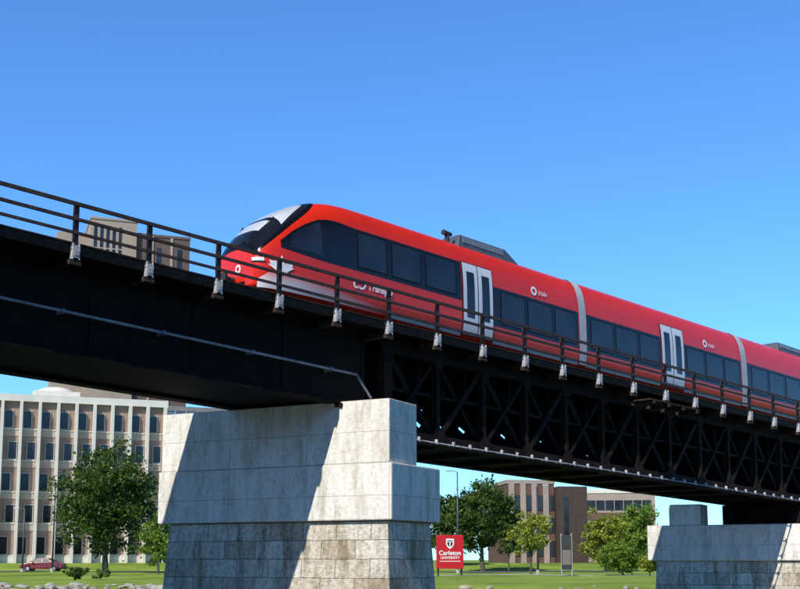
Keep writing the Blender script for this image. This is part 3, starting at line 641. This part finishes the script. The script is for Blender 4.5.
# ------------------------------------------------------------------ red car
def place(name,px,w,label,cat,group=None,rz=0):
    u=(px-400)/F*w; return thing(name,wp(px,w,gz(u,w)+.035),label,cat,group,rz=RZ+rz)
t=place('parked_car',43,125,'dark red sedan car parked on the road at far left','car')
prof=[(-2.25,.35),(-2.28,.62),(-2.2,.78),(-1.35,.92),(-1.3,.93),(-.55,1.36),(-.1,1.43),(.6,1.42),(1.35,1.02),(2.05,.95),(2.24,.8),(2.27,.45),(2.15,.3),(1.8,.26),(-1.9,.26)]
vs=[];n=len(prof)
for sg in(-1,1):
    for x,z in prof: vs.append((x,sg*(.87-max(0,z-.9)*.38),z))
MB().add(vs,[tuple(range(n))[::-1],tuple(range(n,2*n))]+[(i,(i+1)%n,n+(i+1)%n,n+i) for i in range(n)]).build('body','carred',t,bevel=.05)
for sg in(-1,1):
    for wx in([(-1.05,.97),(-.52,1.3),(.02,1.35),(.02,.97)],[(.1,.97),(.1,1.35),(.58,1.34),(1.12,1.0)]):
        m=MB(); m.add([(x,sg*(.87-max(0,z-.9)*.38+.012),z) for x,z in wx],[(0,1,2,3)]); m.build('side_window','glass_dark',t)
m=MB().add([(-1.28,-.72,.97),(-1.28,.72,.97),(-.62,.62,1.35),(-.62,-.62,1.35)],[(0,1,2,3)]); m.v=[(x-.02,y,z+.02) for x,y,z in m.v]; m.build('windscreen','glass_dark',t)
m=MB().add([(1.32,-.72,1.06),(1.32,.72,1.06),(.72,.62,1.38),(.72,-.62,1.38)],[(0,1,2,3)]); m.v=[(x+.02,y,z+.02) for x,y,z in m.v]; m.build('rear_window','glass_dark',t)
for x in(-1.4,1.38):
    for sg in(-1,1):
        wl=MB().tube((x,sg*.70,.31),(x,sg*.90,.31),.31,n=20).build('wheel','rubber',t); MB().tube((x,sg*.89,.31),(x,sg*.91,.31),.18,n=16).build('rim','galv',wl)
for sg in(-1,1):
    MB().box(-2.29,-2.2,sg*.6-.14,sg*.6+.14,.6,.72).build('headlight','lampglass',t); MB().box(2.2,2.3,sg*.62-.14,sg*.62+.14,.68,.82).build('tail_light','signred',t)
    MB().box(-.92,-.78,sg*.98-.07,sg*.98+.07,.92,1.04).build('mirror','carred',t)
# ------------------------------------------------------------------ street lamps
def lamp(px,w,h,label,arm=1):
    t=place('street_lamp',px,w,label,'street lamp','tall street lamps on the campus lawn')
    MB().tube((0,0,0),(0,0,h),.11,.06,10).build('pole','pole',t,smooth=True); MB().tube((0,0,-.1),(0,0,.35),.2,.16,12).build('base','kerb',t)
    MB().path([(0,0,h-.05),(arm*.35,0,h+.08),(arm*.7,0,h+.1)],.035).build('arm','pole',t)
    hd=MB().hexa([(arm*.55,-.15,h+.04),(arm*1.15,-.13,h+.04),(arm*1.15,.13,h+.04),(arm*.55,.15,h+.04),(arm*.6,-.1,h+.2),(arm*1.1,-.08,h+.14),(arm*1.1,.08,h+.14),(arm*.6,.1,h+.2)]).build('lamp_head','polegrey',t)
    MB().box(min(arm*.65,arm*1.05),max(arm*.65,arm*1.05),-.09,.09,h+.015,h+.037).build('lens','lampglass',hd)
lamp(458,110,9.6,'tall dark lamp post standing right behind the red sign',-1)
lamp(538,112,8.4,'lamp post between the yellowish tree and the brick hall',1)
lamp(52,118,9.2,'lamp post left of the large dark tree',1)
lamp(22,120,6.5,'shorter lamp post near the red car at far left',-1)
# ------------------------------------------------------------------ signs
t=place('campus_sign',450,94,'red campus sign board with white crest and lettering beside the near pier','sign',rz=R(4))
O0=Vector((0,0,0))
MB().box(-1.1,1.1,-.1,.1,.55,3.25).build('board','signred',t,bevel=.02)
for x in(-.95,.95): MB().box(x-.07,x+.07,.11,.24,-.2,3.1).build('post','signblk',t)
sh=[(-.32,2.95),(.32,2.95),(.32,2.5),(.2,2.28),(0,2.12),(-.2,2.28),(-.32,2.5)]
m=MB().add([(x,-.112,z) for x,z in sh],[tuple(range(7))]); cr=m.build('crest','white',t)
m=MB().add([(x*.7,-.118,2.56+(z-2.56)*.68-.0) for x,z in sh],[tuple(range(7))]); m.build('crest_field','signblk',cr)
m=MB().box(-.2,.2,-.128,-.121,2.68,2.74); m.box(-.04,.04,-.128,-.121,2.3,2.66); m.build('crest_charge','white',cr)
text_part('lettering','Carleton',.5,'white',t,O0,(0,-.115,1.8),(1,0,0),(0,0,1),0,.008)
text_part('lettering','UNIVERSITY',.29,'white',t,O0,(0,-.115,1.42),(1,0,0),(0,0,1),0,.004)
MB().box(-.85,.85,-.116,-.103,1.12,1.17).build('rule_line','white',t)
t=place('notice_board',567,96,'tall dark notice board with a grey brown lower panel on the lawn','sign',rz=-R(10))
MB().box(-.42,.42,-.06,.06,.5,3.3).build('board','signblk',t,bevel=.02)
MB().box(-.34,.34,-.075,-.063,.9,2.1).build('lower_panel','signbrown',t)
for x in(-.42,.42): MB().box(x-.05,x+.05,-.05,.05,-.2,3.45).build('post','polegrey',t)
# ------------------------------------------------------------------ light
dv=Vector((1.0,.29,-1)).normalized()
sd=bpy.data.lights.new('sun','SUN'); sd.energy=5.0; sd.angle=math.radians(.5); sd.color=(1,.95,.87)
so=bpy.data.objects.new('sun',sd); C.objects.link(so); so.rotation_euler=dv.to_track_quat('-Z','Y').to_euler(); so.location=(-20,-20,60)
w=bpy.data.worlds.new('World'); S.world=w; w.use_nodes=True; nt=w.node_tree; bg=nt.nodes['Background']
sk=nt.nodes.new('ShaderNodeTexSky'); sk.sky_type='NISHITA'; sk.sun_disc=False; sk.sun_elevation=math.asin(-dv.z); sk.sun_rotation=math.atan2(-dv.x,-dv.y)
sk.air_density=1.0; sk.dust_density=.1; sk.ozone_density=2.5
tc=nt.nodes.new('ShaderNodeTexCoord'); sx=nt.nodes.new('ShaderNodeSeparateXYZ'); nt.links.new(tc.outputs['Generated'],sx.inputs[0])
rp=nt.nodes.new('ShaderNodeValToRGB'); rp.color_ramp.elements[0].position=.0; rp.color_ramp.elements[0].color=(.78,.92,.98,1)
rp.color_ramp.elements[1].position=.72; rp.color_ramp.elements[1].color=(.12,.14,.16,1)
e=rp.color_ramp.elements.new(.46); e.color=(.82,.98,1.0,1)
nt.links.new(sx.outputs[2],rp.inputs[0])
m0=nt.nodes.new('ShaderNodeMix'); m0.data_type='RGBA'; m0.blend_type='MULTIPLY'; m0.inputs[0].default_value=1
nt.links.new(sk.outputs[0],m0.inputs[6]); nt.links.new(rp.outputs[0],m0.inputs[7])
mx=nt.nodes.new('ShaderNodeMix'); mx.data_type='RGBA'; mx.blend_type='MULTIPLY'; mx.inputs[0].default_value=1; mx.inputs[7].default_value=(1.02,1.62,2.35,1)
nt.links.new(m0.outputs[2],mx.inputs[6]); nt.links.new(mx.outputs[2],bg.inputs['Color']); bg.inputs['Strength'].default_value=.100
